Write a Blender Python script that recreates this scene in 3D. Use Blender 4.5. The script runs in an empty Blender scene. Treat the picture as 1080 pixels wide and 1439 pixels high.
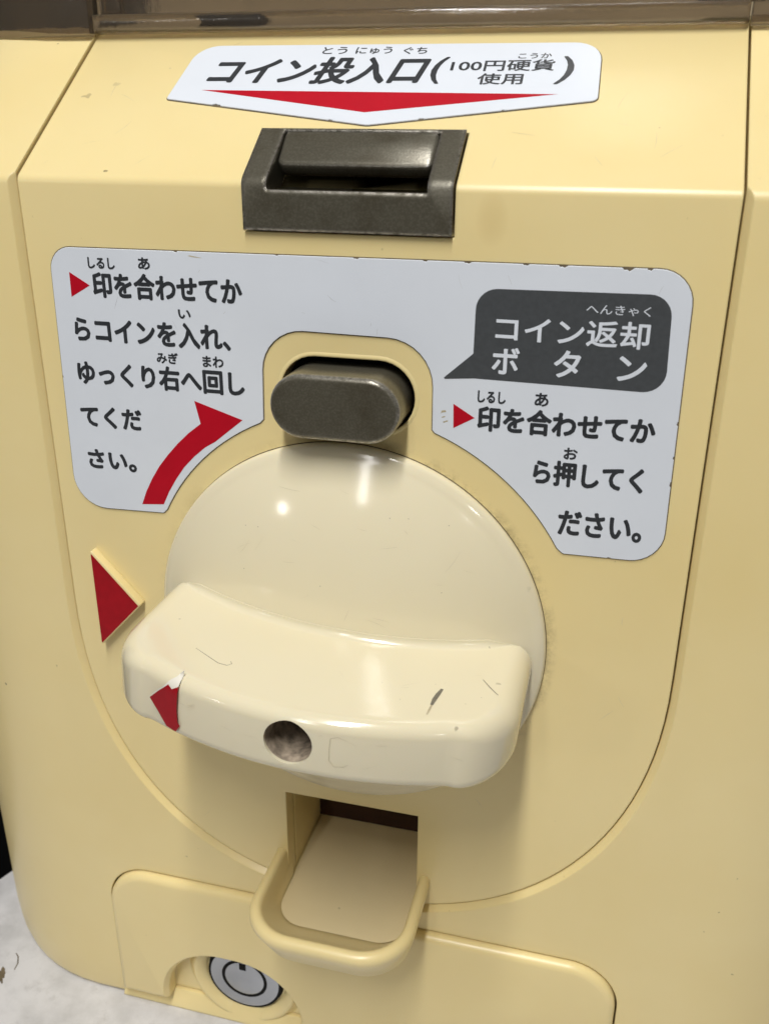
import bpy, bmesh, math, random
from mathutils import Vector, Matrix
random.seed(7)
sc = bpy.context.scene
COL = sc.collection
ZT = 100.5            # millimetres from the tabletop up to the dial's centre
def W(x, y, z):       # machine coordinates in mm (x right, y into the machine, z up, 0 = dial centre) -> metres
    return Vector((x, y, z + ZT)) * 0.001

# ------------------------------------------------------------------ camera
cam = bpy.data.objects.new('camera', bpy.data.cameras.new('camera'))
COL.objects.link(cam); sc.camera = cam
R = ((0.96745018, 0.10309552, -0.23110920), (0.25299720, -0.37343740, 0.89248917), (0.00570682, -0.92190879, -0.38736496))
M = Matrix(((R[0][0], -R[0][1], -R[0][2]), (R[1][0], -R[1][1], -R[1][2]), (R[2][0], -R[2][1], -R[2][2]))).to_4x4()
M.translation = W(40.04, -130.234, 78.576)
cam.matrix_world = M
cam.data.sensor_fit = 'VERTICAL'; cam.data.sensor_height = 36
cam.data.lens = 1306.744 / 1439 * 36
cam.data.clip_start = 0.005; cam.data.clip_end = 50
cam.data.dof.use_dof = True; cam.data.dof.focus_distance = 0.150; cam.data.dof.aperture_fstop = 40

# ------------------------------------------------------------------ world, lamps, exposure
wd = bpy.data.worlds.new('World'); sc.world = wd; wd.use_nodes = True
bgn = wd.node_tree.nodes['Background']; bgn.inputs['Color'].default_value = (1.0, 0.96, 0.91, 1); bgn.inputs['Strength'].default_value = 0.14
_t = wd.node_tree; _g = _t.nodes.new('ShaderNodeTexCoord'); _s = _t.nodes.new('ShaderNodeSeparateXYZ'); _r = _t.nodes.new('ShaderNodeValToRGB')
_m = _t.nodes.new('ShaderNodeMapRange'); _m.inputs[1].default_value = -1; _m.inputs[2].default_value = 1
_r.color_ramp.elements[0].position = .25; _r.color_ramp.elements[0].color = (.09, .08, .07, 1)      # floor
_r.color_ramp.elements[1].position = .85; _r.color_ramp.elements[1].color = (.80, .76, .70, 1)      # ceiling of the shop
_e = _r.color_ramp.elements.new(.55); _e.color = (.46, .43, .39, 1)
_t.links.new(_g.outputs['Generated'], _s.inputs[0]); _t.links.new(_s.outputs['Z'], _m.inputs[0]); _t.links.new(_m.outputs[0], _r.inputs[0]); _t.links.new(_r.outputs[0], bgn.inputs['Color'])

def lamp(name, loc, target, sx, sy, power, col=(1, 1, 1), axis=None):
    l = bpy.data.lights.new(name, 'AREA'); l.shape = 'RECTANGLE'; l.size = sx; l.size_y = sy; l.energy = power; l.color = col
    o = bpy.data.objects.new(name, l); COL.objects.link(o)
    p = W(*loc); z = (p - W(*target)).normalized()
    y = Vector(axis or (0, 1, 0)); y = (y - z * y.dot(z)).normalized(); x = y.cross(z)
    m = Matrix((x, y, z)).transposed().to_4x4(); m.translation = p; o.matrix_world = m
    return o
lamp('ceiling_tube', (-160, -1000, 760), (0, -40, 20), 0.06, 0.55, 1.5, (1.0, 0.98, 0.95), (0, .55, .8))
lamp('ceiling_panel', (20, -370, 700), (10, 0, 0), 0.05, 0.45, 6.1, (1.0, 0.98, 0.95), (0, 1, 0))
lamp('shop_lamp', (-1225, -1627, 590), (0, 0, 20), 0.10, 0.10, 1.0, (1.0, 0.96, 0.9))
lamp('shop_lamp', (804, -1239, 600), (0, 0, 20), 0.08, 0.08, .6, (1.0, 0.96, 0.9))

sc.view_settings.view_transform = 'Standard'; sc.view_settings.look = 'None'
sc.view_settings.exposure = 0.0; sc.view_settings.gamma = 1.0; sc.view_settings.use_curve_mapping = False

# ------------------------------------------------------------------ materials
def new_mat(name):
    m = bpy.data.materials.new(name); m.use_nodes = True
    nt = m.node_tree; return m, nt, nt.nodes['Principled BSDF']
def N(nt, t, **kw):
    n = nt.nodes.new(t)
    for k, v in kw.items():
        if k in n.inputs: n.inputs[k].default_value = v
        else: setattr(n, k, v)
    return n
def mixc(nt, fac, a, b):
    n = nt.nodes.new('ShaderNodeMix'); n.data_type = 'RGBA'
    for i, v in ((0, fac), (6, a), (7, b)):
        if hasattr(v, 'links'): nt.links.new(v, n.inputs[i])
        else: n.inputs[i].default_value = v if i == 0 else (*v, 1)
    return n.outputs[2]
def ramp(nt, src, lo, hi):
    n = nt.nodes.new('ShaderNodeMapRange'); n.inputs[1].default_value = lo; n.inputs[2].default_value = hi
    nt.links.new(src, n.inputs[0]); return n.outputs[0]
def math_(nt, op, a, b=None):
    n = nt.nodes.new('ShaderNodeMath'); n.operation = op
    for i, v in ((0, a), (1, b)):
        if v is None: continue
        if hasattr(v, 'links'): nt.links.new(v, n.inputs[i])
        else: n.inputs[i].default_value = v
    return n.outputs[0]
def noise(nt, scale, detail=3, rough=.55, vec=None):
    n = N(nt, 'ShaderNodeTexNoise', Scale=scale, Detail=detail, Roughness=rough)
    if vec is None:
        g = nt.nodes.new('ShaderNodeNewGeometry'); vec = g.outputs['Position']
    nt.links.new(vec, n.inputs['Vector']); return n.outputs['Fac']
def plastic(name, col, col2, rough=.34, bevel=.0004, bump=.02, coat=0, specks=True, sss=.0, dial_grime=False):
    m, nt, p = new_mat(name)
    f1 = noise(nt, 22, 4)
    c = mixc(nt, ramp(nt, f1, .35, .7), col, col2)
    if specks:                                    # small dirt specks
        f2 = noise(nt, 420, 2, .5)
        f3 = noise(nt, 60, 2, .5)
        k = math_(nt, 'MULTIPLY', ramp(nt, f2, .735, .765), ramp(nt, f3, .5, .62))
        c = mixc(nt, math_(nt, 'MULTIPLY', k, .7), c, (.10, .075, .04))
    if dial_grime:                                # rubbed-in dirt ring round the turning dial, heavier on its right
        g = nt.nodes.new('ShaderNodeNewGeometry'); s = nt.nodes.new('ShaderNodeSeparateXYZ'); nt.links.new(g.outputs['Position'], s.inputs[0])
        x = s.outputs['X']; z = math_(nt, 'SUBTRACT', s.outputs['Z'], ZT * .001)
        d = math_(nt, 'SQRT', math_(nt, 'ADD', math_(nt, 'MULTIPLY', x, x), math_(nt, 'MULTIPLY', z, z)))
        band = math_(nt, 'SUBTRACT', 1.0, ramp(nt, d, .0331, .0349))
        nz = ramp(nt, noise(nt, 130, 8, .8), .47, .66)
        side = ramp(nt, math_(nt, 'ADD', x, math_(nt, 'MULTIPLY', z, .6)), .005, .035)
        k = math_(nt, 'MULTIPLY', math_(nt, 'MULTIPLY', band, nz), math_(nt, 'ADD', .2, math_(nt, 'MULTIPLY', side, .45)))
        c = mixc(nt, k, c, (.09, .06, .028))
        # yellowed drip under the coin housing
        sm = math_(nt, 'ADD', math_(nt, 'POWER', math_(nt, 'MULTIPLY', math_(nt, 'SUBTRACT', x, .021), 420.), 2.0),
                   math_(nt, 'POWER', math_(nt, 'MULTIPLY', math_(nt, 'SUBTRACT', z, .0665), 260.), 2.0))
        k = math_(nt, 'MULTIPLY', math_(nt, 'SUBTRACT', 1.0, ramp(nt, sm, .0, 1.0)), .2)
        c = mixc(nt, k, c, (.50, .33, .10))
    nt.links.new(c, p.inputs['Base Color'])
    r = nt.nodes.new('ShaderNodeMapRange'); r.inputs[3].default_value = rough * .8; r.inputs[4].default_value = rough * 1.35
    nt.links.new(noise(nt, 75, 5, .65), r.inputs[0]); nt.links.new(r.outputs[0], p.inputs['Roughness'])
    p.inputs['IOR'].default_value = 1.48
    p.inputs['Coat Weight'].default_value = coat; p.inputs['Coat Roughness'].default_value = .12
    if sss:
        p.inputs['Subsurface Weight'].default_value = sss; p.inputs['Subsurface Radius'].default_value = (.0022, .0014, .0006); p.inputs['Subsurface Scale'].default_value = 1.0
    b = N(nt, 'ShaderNodeBump', Strength=bump, Distance=.0006)
    nt.links.new(noise(nt, 260, 3), b.inputs['Height'])
    if bevel:
        bv = nt.nodes.new('ShaderNodeBevel'); bv.samples = 6; bv.inputs['Radius'].default_value = bevel
        nt.links.new(bv.outputs[0], b.inputs['Normal'])
    nt.links.new(b.outputs[0], p.inputs['Normal'])
    return m
def paint(name, col, rough=.5, spec=.5, var=.12, scale=160):
    m, nt, p = new_mat(name)
    dark = tuple(c * (1 - var) for c in col)
    nt.links.new(mixc(nt, ramp(nt, noise(nt, scale, 4), .35, .68), col, dark), p.inputs['Base Color'])
    p.inputs['Roughness'].default_value = rough; p.inputs['Specular IOR Level'].default_value = spec
    return m
MAT = {}
MAT['shell'] = plastic('cream_plastic', (.81, .675, .348), (.775, .63, .30), rough=.29, sss=.10)
MAT['panel'] = plastic('panel_plastic', (.81, .675, .348), (.78, .635, .305), rough=.29, sss=.10, dial_grime=True)
MAT['dial'] = plastic('ivory_gloss_plastic', (.765, .70, .51), (.74, .67, .475), rough=.11, bevel=0, bump=.006, coat=.3, sss=.12)
MAT['red'] = paint('red_print', (.47, .003, .016), .4, .25, .10)
MAT['redmark'] = paint('red_paint', (.36, .003, .010), .4, .2, .15, 500)
MAT['ink'] = paint('black_print', (.030, .034, .040), .42, .5, .25, 300)
MAT['bubble'] = paint('dark_grey_print', (.062, .068, .074), .42, .5, .14, 1500)
MAT['white'] = paint('sticker_white', (.71, .755, .825), .30, .5, .04, 60)
MAT['grime'] = paint('dirty_glue_edge', (.17, .135, .085), .8, .2, .5, 300)
MAT['smudge'] = paint('grey_smudge', (.22, .20, .15), .7, .2, .4, 500)
MAT['scratch'] = paint('fine_scratch', (.52, .45, .30), .6, .3, .3, 500)
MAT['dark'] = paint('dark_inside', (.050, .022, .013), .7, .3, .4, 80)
MAT['black'] = paint('matt_black', (.006, .006, .006), .8, .2)
MAT['dust'] = paint('dusty_hole', (.45, .37, .28), .85, .2, .6, 700)

def metal_paint(name, button=False):
    m, nt, p = new_mat(name)
    v = N(nt, 'ShaderNodeTexNoise', Scale=3200, Detail=2, Roughness=.6)
    g = nt.nodes.new('ShaderNodeNewGeometry'); nt.links.new(g.outputs['Position'], v.inputs['Vector'])
    c = mixc(nt, ramp(nt, v.outputs['Fac'], .42, .66), (.112, .103, .076), (.145, .135, .102))
    c = mixc(nt, math_(nt, 'MULTIPLY', ramp(nt, noise(nt, 120, 5, .7), .5, .75), .5), c, (.05, .036, .016))
    bv = nt.nodes.new('ShaderNodeBevel'); bv.samples = 8; bv.inputs['Radius'].default_value = .0006 if button else .0011
    dt = nt.nodes.new('ShaderNodeVectorMath'); dt.operation = 'DOT_PRODUCT'
    nt.links.new(bv.outputs[0], dt.inputs[0]); nt.links.new(g.outputs['True Normal'], dt.inputs[1])
    wear = math_(nt, 'MULTIPLY', ramp(nt, math_(nt, 'SUBTRACT', 1.0, dt.outputs['Value']), .04, .20), ramp(nt, noise(nt, 900, 4, .7), .36, .56))
    if button:                                               # rim of the button rubbed bare, most of all along its lower edge
        sp_ = nt.nodes.new('ShaderNodeSeparateXYZ'); nt.links.new(g.outputs['Position'], sp_.inputs[0])
        rim = math_(nt, 'MULTIPLY', ramp(nt, sp_.outputs['Y'], -.00628, -.00605), ramp(nt, sp_.outputs['Y'], -.0050, -.0056))
        low = math_(nt, 'ADD', .45, math_(nt, 'MULTIPLY', ramp(nt, sp_.outputs['Z'], (ZT + 37) * .001, (ZT + 35.6) * .001), .55))
        wear = math_(nt, 'MULTIPLY', math_(nt, 'MULTIPLY', rim, low), ramp(nt, noise(nt, 1500, 4, .75), .36, .60))
    c = mixc(nt, wear, c, (.55, .52, .47))                   # paint rubbed off along the edges
    nt.links.new(c, p.inputs['Base Color'])
    mm = nt.nodes.new('ShaderNodeMapRange'); mm.inputs[3].default_value = .45; mm.inputs[4].default_value = .95
    nt.links.new(wear, mm.inputs[0]); nt.links.new(mm.outputs[0], p.inputs['Metallic'])
    p.inputs['Roughness'].default_value = .30; p.inputs['Coat Weight'].default_value = .35; p.inputs['Coat Roughness'].default_value = .22
    b = N(nt, 'ShaderNodeBump', Strength=.10, Distance=.0002); nt.links.new(v.outputs['Fac'], b.inputs['Height'])
    nt.links.new(bv.outputs[0], b.inputs['Normal']); nt.links.new(b.outputs[0], p.inputs['Normal'])
    return m
MAT['metal'] = metal_paint('grey_metallic_paint')
MAT['metal_button'] = metal_paint('worn_metallic_button', True)
def chrome(name):
    m, nt, p = new_mat(name)
    p.inputs['Base Color'].default_value = (.42, .44, .48, 1); p.inputs['Metallic'].default_value = 1
    r = nt.nodes.new('ShaderNodeMapRange'); r.inputs[3].default_value = .16; r.inputs[4].default_value = .30
    nt.links.new(noise(nt, 500, 4), r.inputs[0]); nt.links.new(r.outputs[0], p.inputs['Roughness'])
    return m
MAT['chrome'] = chrome('lock_steel')
def smoky(name):
    m, nt, p = new_mat(name)
    p.inputs['Base Color'].default_value = (.50, .43, .35, 1); p.inputs['Transmission Weight'].default_value = .93
    p.inputs['IOR'].default_value = 1.49
    r = nt.nodes.new('ShaderNodeMapRange'); r.inputs[3].default_value = .04; r.inputs[4].default_value = .22
    nt.links.new(noise(nt, 120, 6, .7), r.inputs[0]); nt.links.new(r.outputs[0], p.inputs['Roughness'])
    b = N(nt, 'ShaderNodeBump', Strength=.15, Distance=.0006); nt.links.new(noise(nt, 600, 4), b.inputs['Height'])
    bv = nt.nodes.new('ShaderNodeBevel'); bv.samples = 4; bv.inputs['Radius'].default_value = .0004
    nt.links.new(bv.outputs[0], b.inputs['Normal']); nt.links.new(b.outputs[0], p.inputs['Normal'])
    return m
MAT['smoky'] = smoky('smoky_clear_plastic')
def table_mat():
    m, nt, p = new_mat('white_worn_laminate')
    c = mixc(nt, ramp(nt, noise(nt, 70, 6, .65), .42, .66), (.66, .66, .68), (.50, .50, .51))
    w = noise(nt, 160, 6, .75)
    c = mixc(nt, math_(nt, 'MULTIPLY', ramp(nt, w, .56, .70), .35), c, (.36, .35, .34))
    nt.links.new(c, p.inputs['Base Color']); p.inputs['Roughness'].default_value = .45
    b = N(nt, 'ShaderNodeBump', Strength=.2, Distance=.0006); nt.links.new(w, b.inputs['Height']); nt.links.new(b.outputs[0], p.inputs['Normal'])
    return m
MAT['table'] = table_mat()

# ------------------------------------------------------------------ mesh helpers
def link(name, bm, mats, parent=None, smooth=40):
    me = bpy.data.meshes.new(name); bmesh.ops.recalc_face_normals(bm, faces=bm.faces) if getattr(bm, '_', 0) else None
    bm.to_mesh(me); bm.free()
    return link_mesh(name, me, mats, parent, smooth)
def link_mesh(name, me, mats, parent=None, smooth=40):
    o = bpy.data.objects.new(name, me); COL.objects.link(o)
    if mats is not None:
        if len(me.materials): me.materials.clear()
        for m in (mats if isinstance(mats, (list, tuple)) else [mats]): me.materials.append(MAT[m])
    if smooth:
        me.shade_smooth(); me.set_sharp_from_angle(angle=math.radians(smooth))
    if parent is not None:
        o.parent = parent; o.matrix_parent_inverse = Matrix.Translation(-Vector(parent.location)) if parent.type == 'EMPTY' else Matrix()
    return o
def fix(bm):
    bmesh.ops.recalc_face_normals(bm, faces=bm.faces); return bm
def prism(pts, y0, y1, grow=0.0):
    """solid between depths y0 (front) and y1 from an outline in x,z; 'grow' widens the front outline"""
    bm = bmesh.new()
    n = len(pts); cx = sum(p[0] for p in pts) / n
    fp = offset(pts, grow) if grow else pts
    a = [bm.verts.new(W(x, y0, z)) for x, z in fp]; b = [bm.verts.new(W(x, y1, z)) for x, z in pts]
    bm.faces.new(a); bm.faces.new(b[::-1])
    for i in range(n): bm.faces.new((a[i], b[i], b[(i + 1) % n], a[(i + 1) % n]))
    return fix(bm)
def offset(pts, d):
    """push a closed outline outwards by d (mm)"""
    n = len(pts); ar = sum(pts[i][0] * pts[(i + 1) % n][1] - pts[(i + 1) % n][0] * pts[i][1] for i in range(n))
    s = 1 if ar > 0 else -1; out = []
    for i in range(n):
        p0, p1, p2 = (Vector(pts[(i + k - 1) % n]) for k in range(3))
        e1 = (p1 - p0).normalized(); e2 = (p2 - p1).normalized()
        n1 = Vector((e1.y, -e1.x)) * s; n2 = Vector((e2.y, -e2.x)) * s
        m = (n1 + n2); m = m / max(.35, (m.length_squared / 2))
        out.append(tuple(p1 + m * d))
    return out
def round_poly(corners, seg=7):
    """corners: (x, z, r) -> outline with rounded corners"""
    out = []; n = len(corners)
    for i in range(n):
        p = Vector(corners[i][:2]); r = corners[i][2]
        if r <= 0: out.append(tuple(p)); continue
        a = (Vector(corners[i - 1][:2]) - p).normalized(); b = (Vector(corners[(i + 1) % n][:2]) - p).normalized()
        ang = a.angle(b); t = r / math.tan(ang / 2); c = p + (a + b).normalized() * (r / math.sin(ang / 2))
        v0 = p + a * t - c; v1 = p + b * t - c
        th0 = math.atan2(v0.y, v0.x); d = math.atan2(v0.x * v1.y - v0.y * v1.x, v0.dot(v1))
        for k in range(seg + 1):
            th = th0 + d * k / seg; out.append((c.x + r * math.cos(th), c.y + r * math.sin(th)))
    return out
def stadium(cx, cz, hw, hh, seg=16):
    out = []
    for s in (1, -1):
        for k in range(seg + 1):
            a = -math.pi / 2 + math.pi * k / seg
            out.append((cx + s * (hw - hh + hh * math.cos(a)), cz + s * hh * math.sin(a)))
    return out
def boxbm(x0, x1, y0, y1, z0, z1):
    return prism([(x0, z0), (x1, z0), (x1, z1), (x0, z1)], y0, y1)
def carve(bm, cutters, union=()):
    me = bpy.data.meshes.new('work'); bm.to_mesh(me); bm.free()
    o = bpy.data.objects.new('work', me); COL.objects.link(o); tmp = []
    for op, lst in (('UNION', union), ('DIFFERENCE', cutters)):
        for c in lst:
            cm = bpy.data.meshes.new('cut'); c.to_mesh(cm); c.free()
            co = bpy.data.objects.new('cut', cm); COL.objects.link(co); tmp.append(co)
            md = o.modifiers.new('b', 'BOOLEAN'); md.operation = op; md.object = co; md.solver = 'EXACT'
    dg = bpy.context.evaluated_depsgraph_get(); dg.update()
    res = bpy.data.meshes.new_from_object(o.evaluated_get(dg))
    for t in tmp + [o]:
        m = t.data; bpy.data.objects.remove(t); bpy.data.meshes.remove(m)
    return res
def rounded_solid(pts, y0, y1, r, seg=4):
    """prism with its front edge rounded by r: y0 front, y1 back"""
    bm = bmesh.new(); rings = []
    for k in range(seg + 1):
        a = math.pi / 2 * k / seg
        q = offset(pts, -r * (1 - math.sin(a))) if k < seg else pts
        rings.append([bm.verts.new(W(x, y0 + r * (1 - math.cos(a)), z)) for x, z in q])
    rings.append([bm.verts.new(W(x, y1, z)) for x, z in pts])
    n = len(pts)
    for a, b in zip(rings, rings[1:]):
        for i in range(n): bm.faces.new((a[i], a[(i + 1) % n], b[(i + 1) % n], b[i]))
    bm.faces.new(rings[0]); bm.faces.new(rings[-1])
    return fix(bm)
SL = math.radians(37); CR = 70.5
def on_front(u, v, h):                 # h = height above the front plane
    return W(u, -h, v)
def on_slope(u, v, h):                 # v = distance up the slope from the crease
    return W(u, v * math.cos(SL) - h * math.sin(SL), CR + v * math.sin(SL) + h * math.cos(SL))
def sheet(pts, plane, h0, h1, edge=0.0):
    """thin solid sheet lying on a plane from height h0 to h1; its rim slopes by 'edge'"""
    bm = bmesh.new(); n = len(pts); top = offset(pts, -edge) if edge else pts
    a = [bm.verts.new(plane(u, v, h1)) for u, v in top]; b = [bm.verts.new(plane(u, v, h0)) for u, v in pts]
    bm.faces.new(a)
    for i in range(n): bm.faces.new((a[i], a[(i + 1) % n], b[(i + 1) % n], b[i]))
    bm.faces.new(b)
    fix(bm); bmesh.ops.triangulate(bm, faces=[f for f in bm.faces if len(f.verts) > 4]); return bm
def text_line(body, box, plane, h, parent, mat='ink', weight=.02, shear=0.0, name='text_line', spacing=1.0):
    """letters fitted into the box u0,v0,u1,v1 of a plane; box corners may rise to the right (u0,v0,u1,v1,rise)"""
    c = bpy.data.curves.new('t', 'FONT'); c.body = body; c.shear = shear; c.resolution_u = 3; c.space_character = spacing
    o = bpy.data.objects.new('t', c); COL.objects.link(o)
    dg = bpy.context.evaluated_depsgraph_get(); dg.update()
    me = bpy.data.meshes.new_from_object(o.evaluated_get(dg)); bpy.data.objects.remove(o); bpy.data.curves.remove(c)
    xs = [v.co.x for v in me.vertices]; ys = [v.co.y for v in me.vertices]
    x0, x1, y0, y1 = min(xs), max(xs), min(ys), max(ys)
    u0, v0, u1, v1 = box[:4]; rise = box[4] if len(box) > 4 else 0
    bm = bmesh.new(); bm.from_mesh(me); bpy.data.meshes.remove(me)
    src = list(bm.faces); flat = {v: v.co.copy() for v in bm.verts}
    copies = [(0, 0)] + ([(weight * math.cos(k * math.pi / 4), weight * math.sin(k * math.pi / 4)) for k in range(8)] if weight > 0 else [])
    made = []
    for ci, (du, dv) in enumerate(copies):
        vm = {}
        for v, co in flat.items():
            s = (co.x - x0) / (x1 - x0); t = (co.y - y0) / (y1 - y0)
            vm[v] = (plane(u0 + weight + s * (u1 - u0 - 2 * weight) + du, v0 + weight + t * (v1 - v0 - 2 * weight) + rise * s + dv, h + .0025 * ci))
        made.append(vm)
    for ci in range(1, len(copies)):
        nv = {v: bm.verts.new(made[ci][v]) for v in flat}
        for f in src: bm.faces.new([nv[v] for v in f.verts])
    for v in flat: v.co = made[0][v]
    nrm = plane(0, 0, 1) - plane(0, 0, 0)
    for f in bm.faces:
        f.normal_update()
        if f.normal.dot(nrm) < 0: f.normal_flip()
    return link(name, bm, mat, parent, 0)
def tag(o, label, cat=None, group=None, kind=None):
    if label: o['label'] = label
    if cat: o['category'] = cat
    if group: o['group'] = group
    if kind: o['kind'] = kind
    return o

# ------------------------------------------------------------------ tabletop and the dark behind it
tb = bmesh.new()
tp = [(-420, -110), (420, -110), (420, 200), (-103, 13), (-122, -3)]
tp = [(-420, -210), (420, -210), (420, 190), (-40, 190), (-100, 22), (-420, -150)]
a = [tb.verts.new(W(x, y, -ZT)) for x, y in tp]; b = [tb.verts.new(W(x, y, -ZT - 22)) for x, y in tp]
tb.faces.new(a); tb.faces.new(b[::-1])
for i in range(len(tp)): tb.faces.new((a[i], b[i], b[(i + 1) % len(tp)], a[(i + 1) % len(tp)]))
table = link('tabletop', fix(tb), 'table', None, 0)
tag(table, 'worn white mottled tabletop under the cream capsule machine', 'tabletop')
bk = boxbm(-1500, 900, 420, 430, -2200, 700)  # near-black backdrop, added to keep the space behind the machine black
tag(link('dark_backdrop', bk, 'black', None, 0), None, None, None, 'structure')
rng = random.Random(3)
def blot(cx, cy, rx, ry, rot, n=26, jag=.25):
    pts = []
    for k in range(n):
        a = 2 * math.pi * k / n; r = 1 + rng.uniform(-jag, jag)
        x, y = rx * r * math.cos(a), ry * r * math.sin(a)
        pts.append((cx + x * math.cos(rot) - y * math.sin(rot), cy + x * math.sin(rot) + y * math.cos(rot)))
    return pts
def on_table(u, v, h): return W(u, v, -ZT + h)

# ------------------------------------------------------------------ the machine
machine = bpy.data.objects.new('capsule_machine', None); COL.objects.link(machine)
machine.location = W(0, 60, -ZT)
tag(machine, 'cream yellow coin-operated capsule vending machine with ivory turning dial, standing on the white tabletop', 'vending machine')

# --- shell: plan loops (front, corner arcs, sides, back) stacked up the profile
def loop(fy, sx, r, n=14):
    pts = []; cx = .6; bk = 135
    for k in range(n + 1):
        a = math.pi * (1 + .5 * k / n); pts.append((cx - sx + r + r * math.cos(a), fy + r + r * math.sin(a)))
    for k in range(n + 1):
        a = math.pi * (1.5 + .5 * k / n); pts.append((cx + sx - r + r * math.cos(a), fy + r + r * math.sin(a)))
    pts += [(cx + sx, bk), (cx - sx, bk)]
    return pts
def stack(levels):
    bm = bmesh.new(); rings = []
    for z, fy, sx, r in levels: rings.append([bm.verts.new(W(x, y, z)) for x, y in loop(fy, sx, r)])
    n = len(rings[0])
    for a, b in zip(rings, rings[1:]):
        for i in range(n): bm.faces.new((a[i], a[(i + 1) % n], b[(i + 1) % n], b[i]))
    bm.faces.new(rings[0][::-1]); bm.faces.new(rings[-1])
    return fix(bm)
PR = .8                                 # how far the shell stands proud of the centre panel
prof = [(-ZT + .02, 1.4, 94.2, 35), (-ZT + 1.0, .0, 95.4, 36), (-ZT + 4, -.5, 95.8, 36), (-90, -PR, 96, 36), (CR - .9, -PR, 96, 36)]
for k in range(1, 6):
    t = math.radians(53 * k / 5); rr = 1.8
    prof.append((CR - .9 + rr * math.sin(t), -PR + rr * (1 - math.cos(t)), 96 - .3 * k / 5, 36))
z0, y0 = prof[-1][0], prof[-1][1]
for d in (8, 16, 24, 28.6): prof.append((z0 + d * math.tan(SL), y0 + d, 95.6 - d * .12, 35.5 - d * .12))
zt = prof[-1][0]
prof += [(zt + .35, y0 + 29.4, 91.4, 31.5), (zt + .5, y0 + 31, 90, 30)]
CX = .6; HA = 52.1; HB = 57.4; UC = -1.0; EX = 2.22
def u_outline(d, ztop):
    """outline of the U-shaped centre panel grown by d"""
    pts = [(CX + HA + d, ztop)]
    n = 56
    for k in range(n + 1):
        t = math.pi * k / n
        c, s = math.cos(t), math.sin(t)
        pts.append((CX + (HA + d) * math.copysign(abs(c) ** (2 / EX), c), UC - (HB + d) * abs(s) ** (2 / EX)))
    pts.append((CX - HA - d, ztop)); return pts
cut_u = prism(u_outline(.12, CR + 1.2), -3, 4.3, 0)
# chamfered rim of the U opening
cut_ch = bmesh.new()
o1 = u_outline(.12, CR + 1.2); o2 = u_outline(1.35, CR + 1.2)
r1 = [cut_ch.verts.new(W(x, .35, z)) for x, z in o1]; r2 = [cut_ch.verts.new(W(x, -PR - .35, z)) for x, z in o2]
cut_ch.faces.new(r1); cut_ch.faces.new(r2)
for i in range(len(o1)): cut_ch.faces.new((r1[i], r1[(i + 1) % len(o1)], r2[(i + 1) % len(o1)], r2[i]))
fix(cut_ch)
def slope_cut(x0, x1, depth, extra=0):
    """cutter that lowers the sloping top between x0 and x1"""
    bm = bmesh.new(); c, s = math.cos(SL), math.sin(SL)
    q = [(-12, CR - .2), (0, CR - .2), (depth * s, CR - depth * c), (depth * s + 60 * c, CR - depth * c + 60 * s), (-12, CR + 70)]
    q[1] = (4.3, CR - .2)
    q[2] = (depth * s + 4.3, CR - depth * c + 4.3 * math.tan(SL) + .0)
    A = [bm.verts.new(W(x0, y, z)) for y, z in q]; B = [bm.verts.new(W(x1, y, z)) for y, z in q]
    bm.faces.new(A); bm.faces.new(B[::-1])
    for i in range(len(q)): bm.faces.new((A[i], B[i], B[(i + 1) % len(q)], A[(i + 1) % len(q)]))
    return fix(bm)
DOOR = round_poly([(-51.6, -106, 0), (-51.6, -62.6, 9), (50.8, -62.6, 9), (50.8, -106, 0)], 12)
cut_door = prism([(x, min(z, 0)) for x, z in offset(DOOR, .35)], -6, 3.5)
cut_tray = boxbm(-12.3, 12.9, -6, 20, -58.0, -36.5)
shell_me = carve(stack(prof), [cut_u, cut_ch, slope_cut(CX - HA - .12, CX + HA + .12, 4.0), cut_door, cut_tray, boxbm(-11.3, 12.5, -2, 10, 66.0, 78)])
shell = link_mesh('shell', shell_me, 'shell', machine, 35)

# --- centre panel: U front, crease, slope
STOP = 35.4
def make_panel():
    bm = bmesh.new(); d = -.18
    ol = u_outline(d, CR - .8)
    tr, tl = ol[0], ol[-1]
    front = [bm.verts.new(W(x, 0, z)) for x, z in ol]
    bm.faces.new(front)
    R_, L_ = front[0], front[-1]; rr = 1.6
    seq = []
    for k in range(1, 7):
        t = math.radians(53 * k / 6); seq.append((rr * (1 - math.cos(t)), CR - .8 + rr * math.sin(t)))
    last = seq[-1]; seq.append((STOP * math.cos(SL), CR + STOP * math.sin(SL) - .02))
    seq.append((STOP * math.cos(SL) + 6, CR + STOP * math.sin(SL) + .3))
    for y, z in seq:
        r = bm.verts.new(W(tr[0], y, z)); l = bm.verts.new(W(tl[0], y, z))
        bm.faces.new((L_, R_, r, l)); R_, L_ = r, l
    # give it thickness: back copies of every vertex, then walls along the open rim
    th = 3.6; old = list(bm.verts); fl = list(bm.faces); back = {}
    for v in old:
        y, z = v.co.y * 1000, v.co.z * 1000 - ZT
        if y < 1e-4: dv = (0, th, 0)
        else: dv = (0, th * math.sin(SL) + .35, -th * math.cos(SL))
        back[v] = bm.verts.new(v.co + Vector(dv) * .001)
    rim = [e for e in bm.edges if len(e.link_faces) == 1]
    for f in fl: bm.faces.new([back[v] for v in reversed(f.verts)])
    for e in rim: bm.faces.new((e.verts[0], e.verts[1], back[e.verts[1]], back[e.verts[0]]))
    return fix(bm)
BTN = (.4, 40.3)
cut_btn = prism(stadium(BTN[0], BTN[1] + .3, 10.5, 5.55), -3, 6)
cut_slot = bmesh.new()
q = [(-14.6, 0), (15.4, 0)]
SX0, SX1 = -14.7, 15.7
q = [(-3, 64.0), (4.4, 64.0), (4.4, 68), (14, 75.2)]
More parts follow.
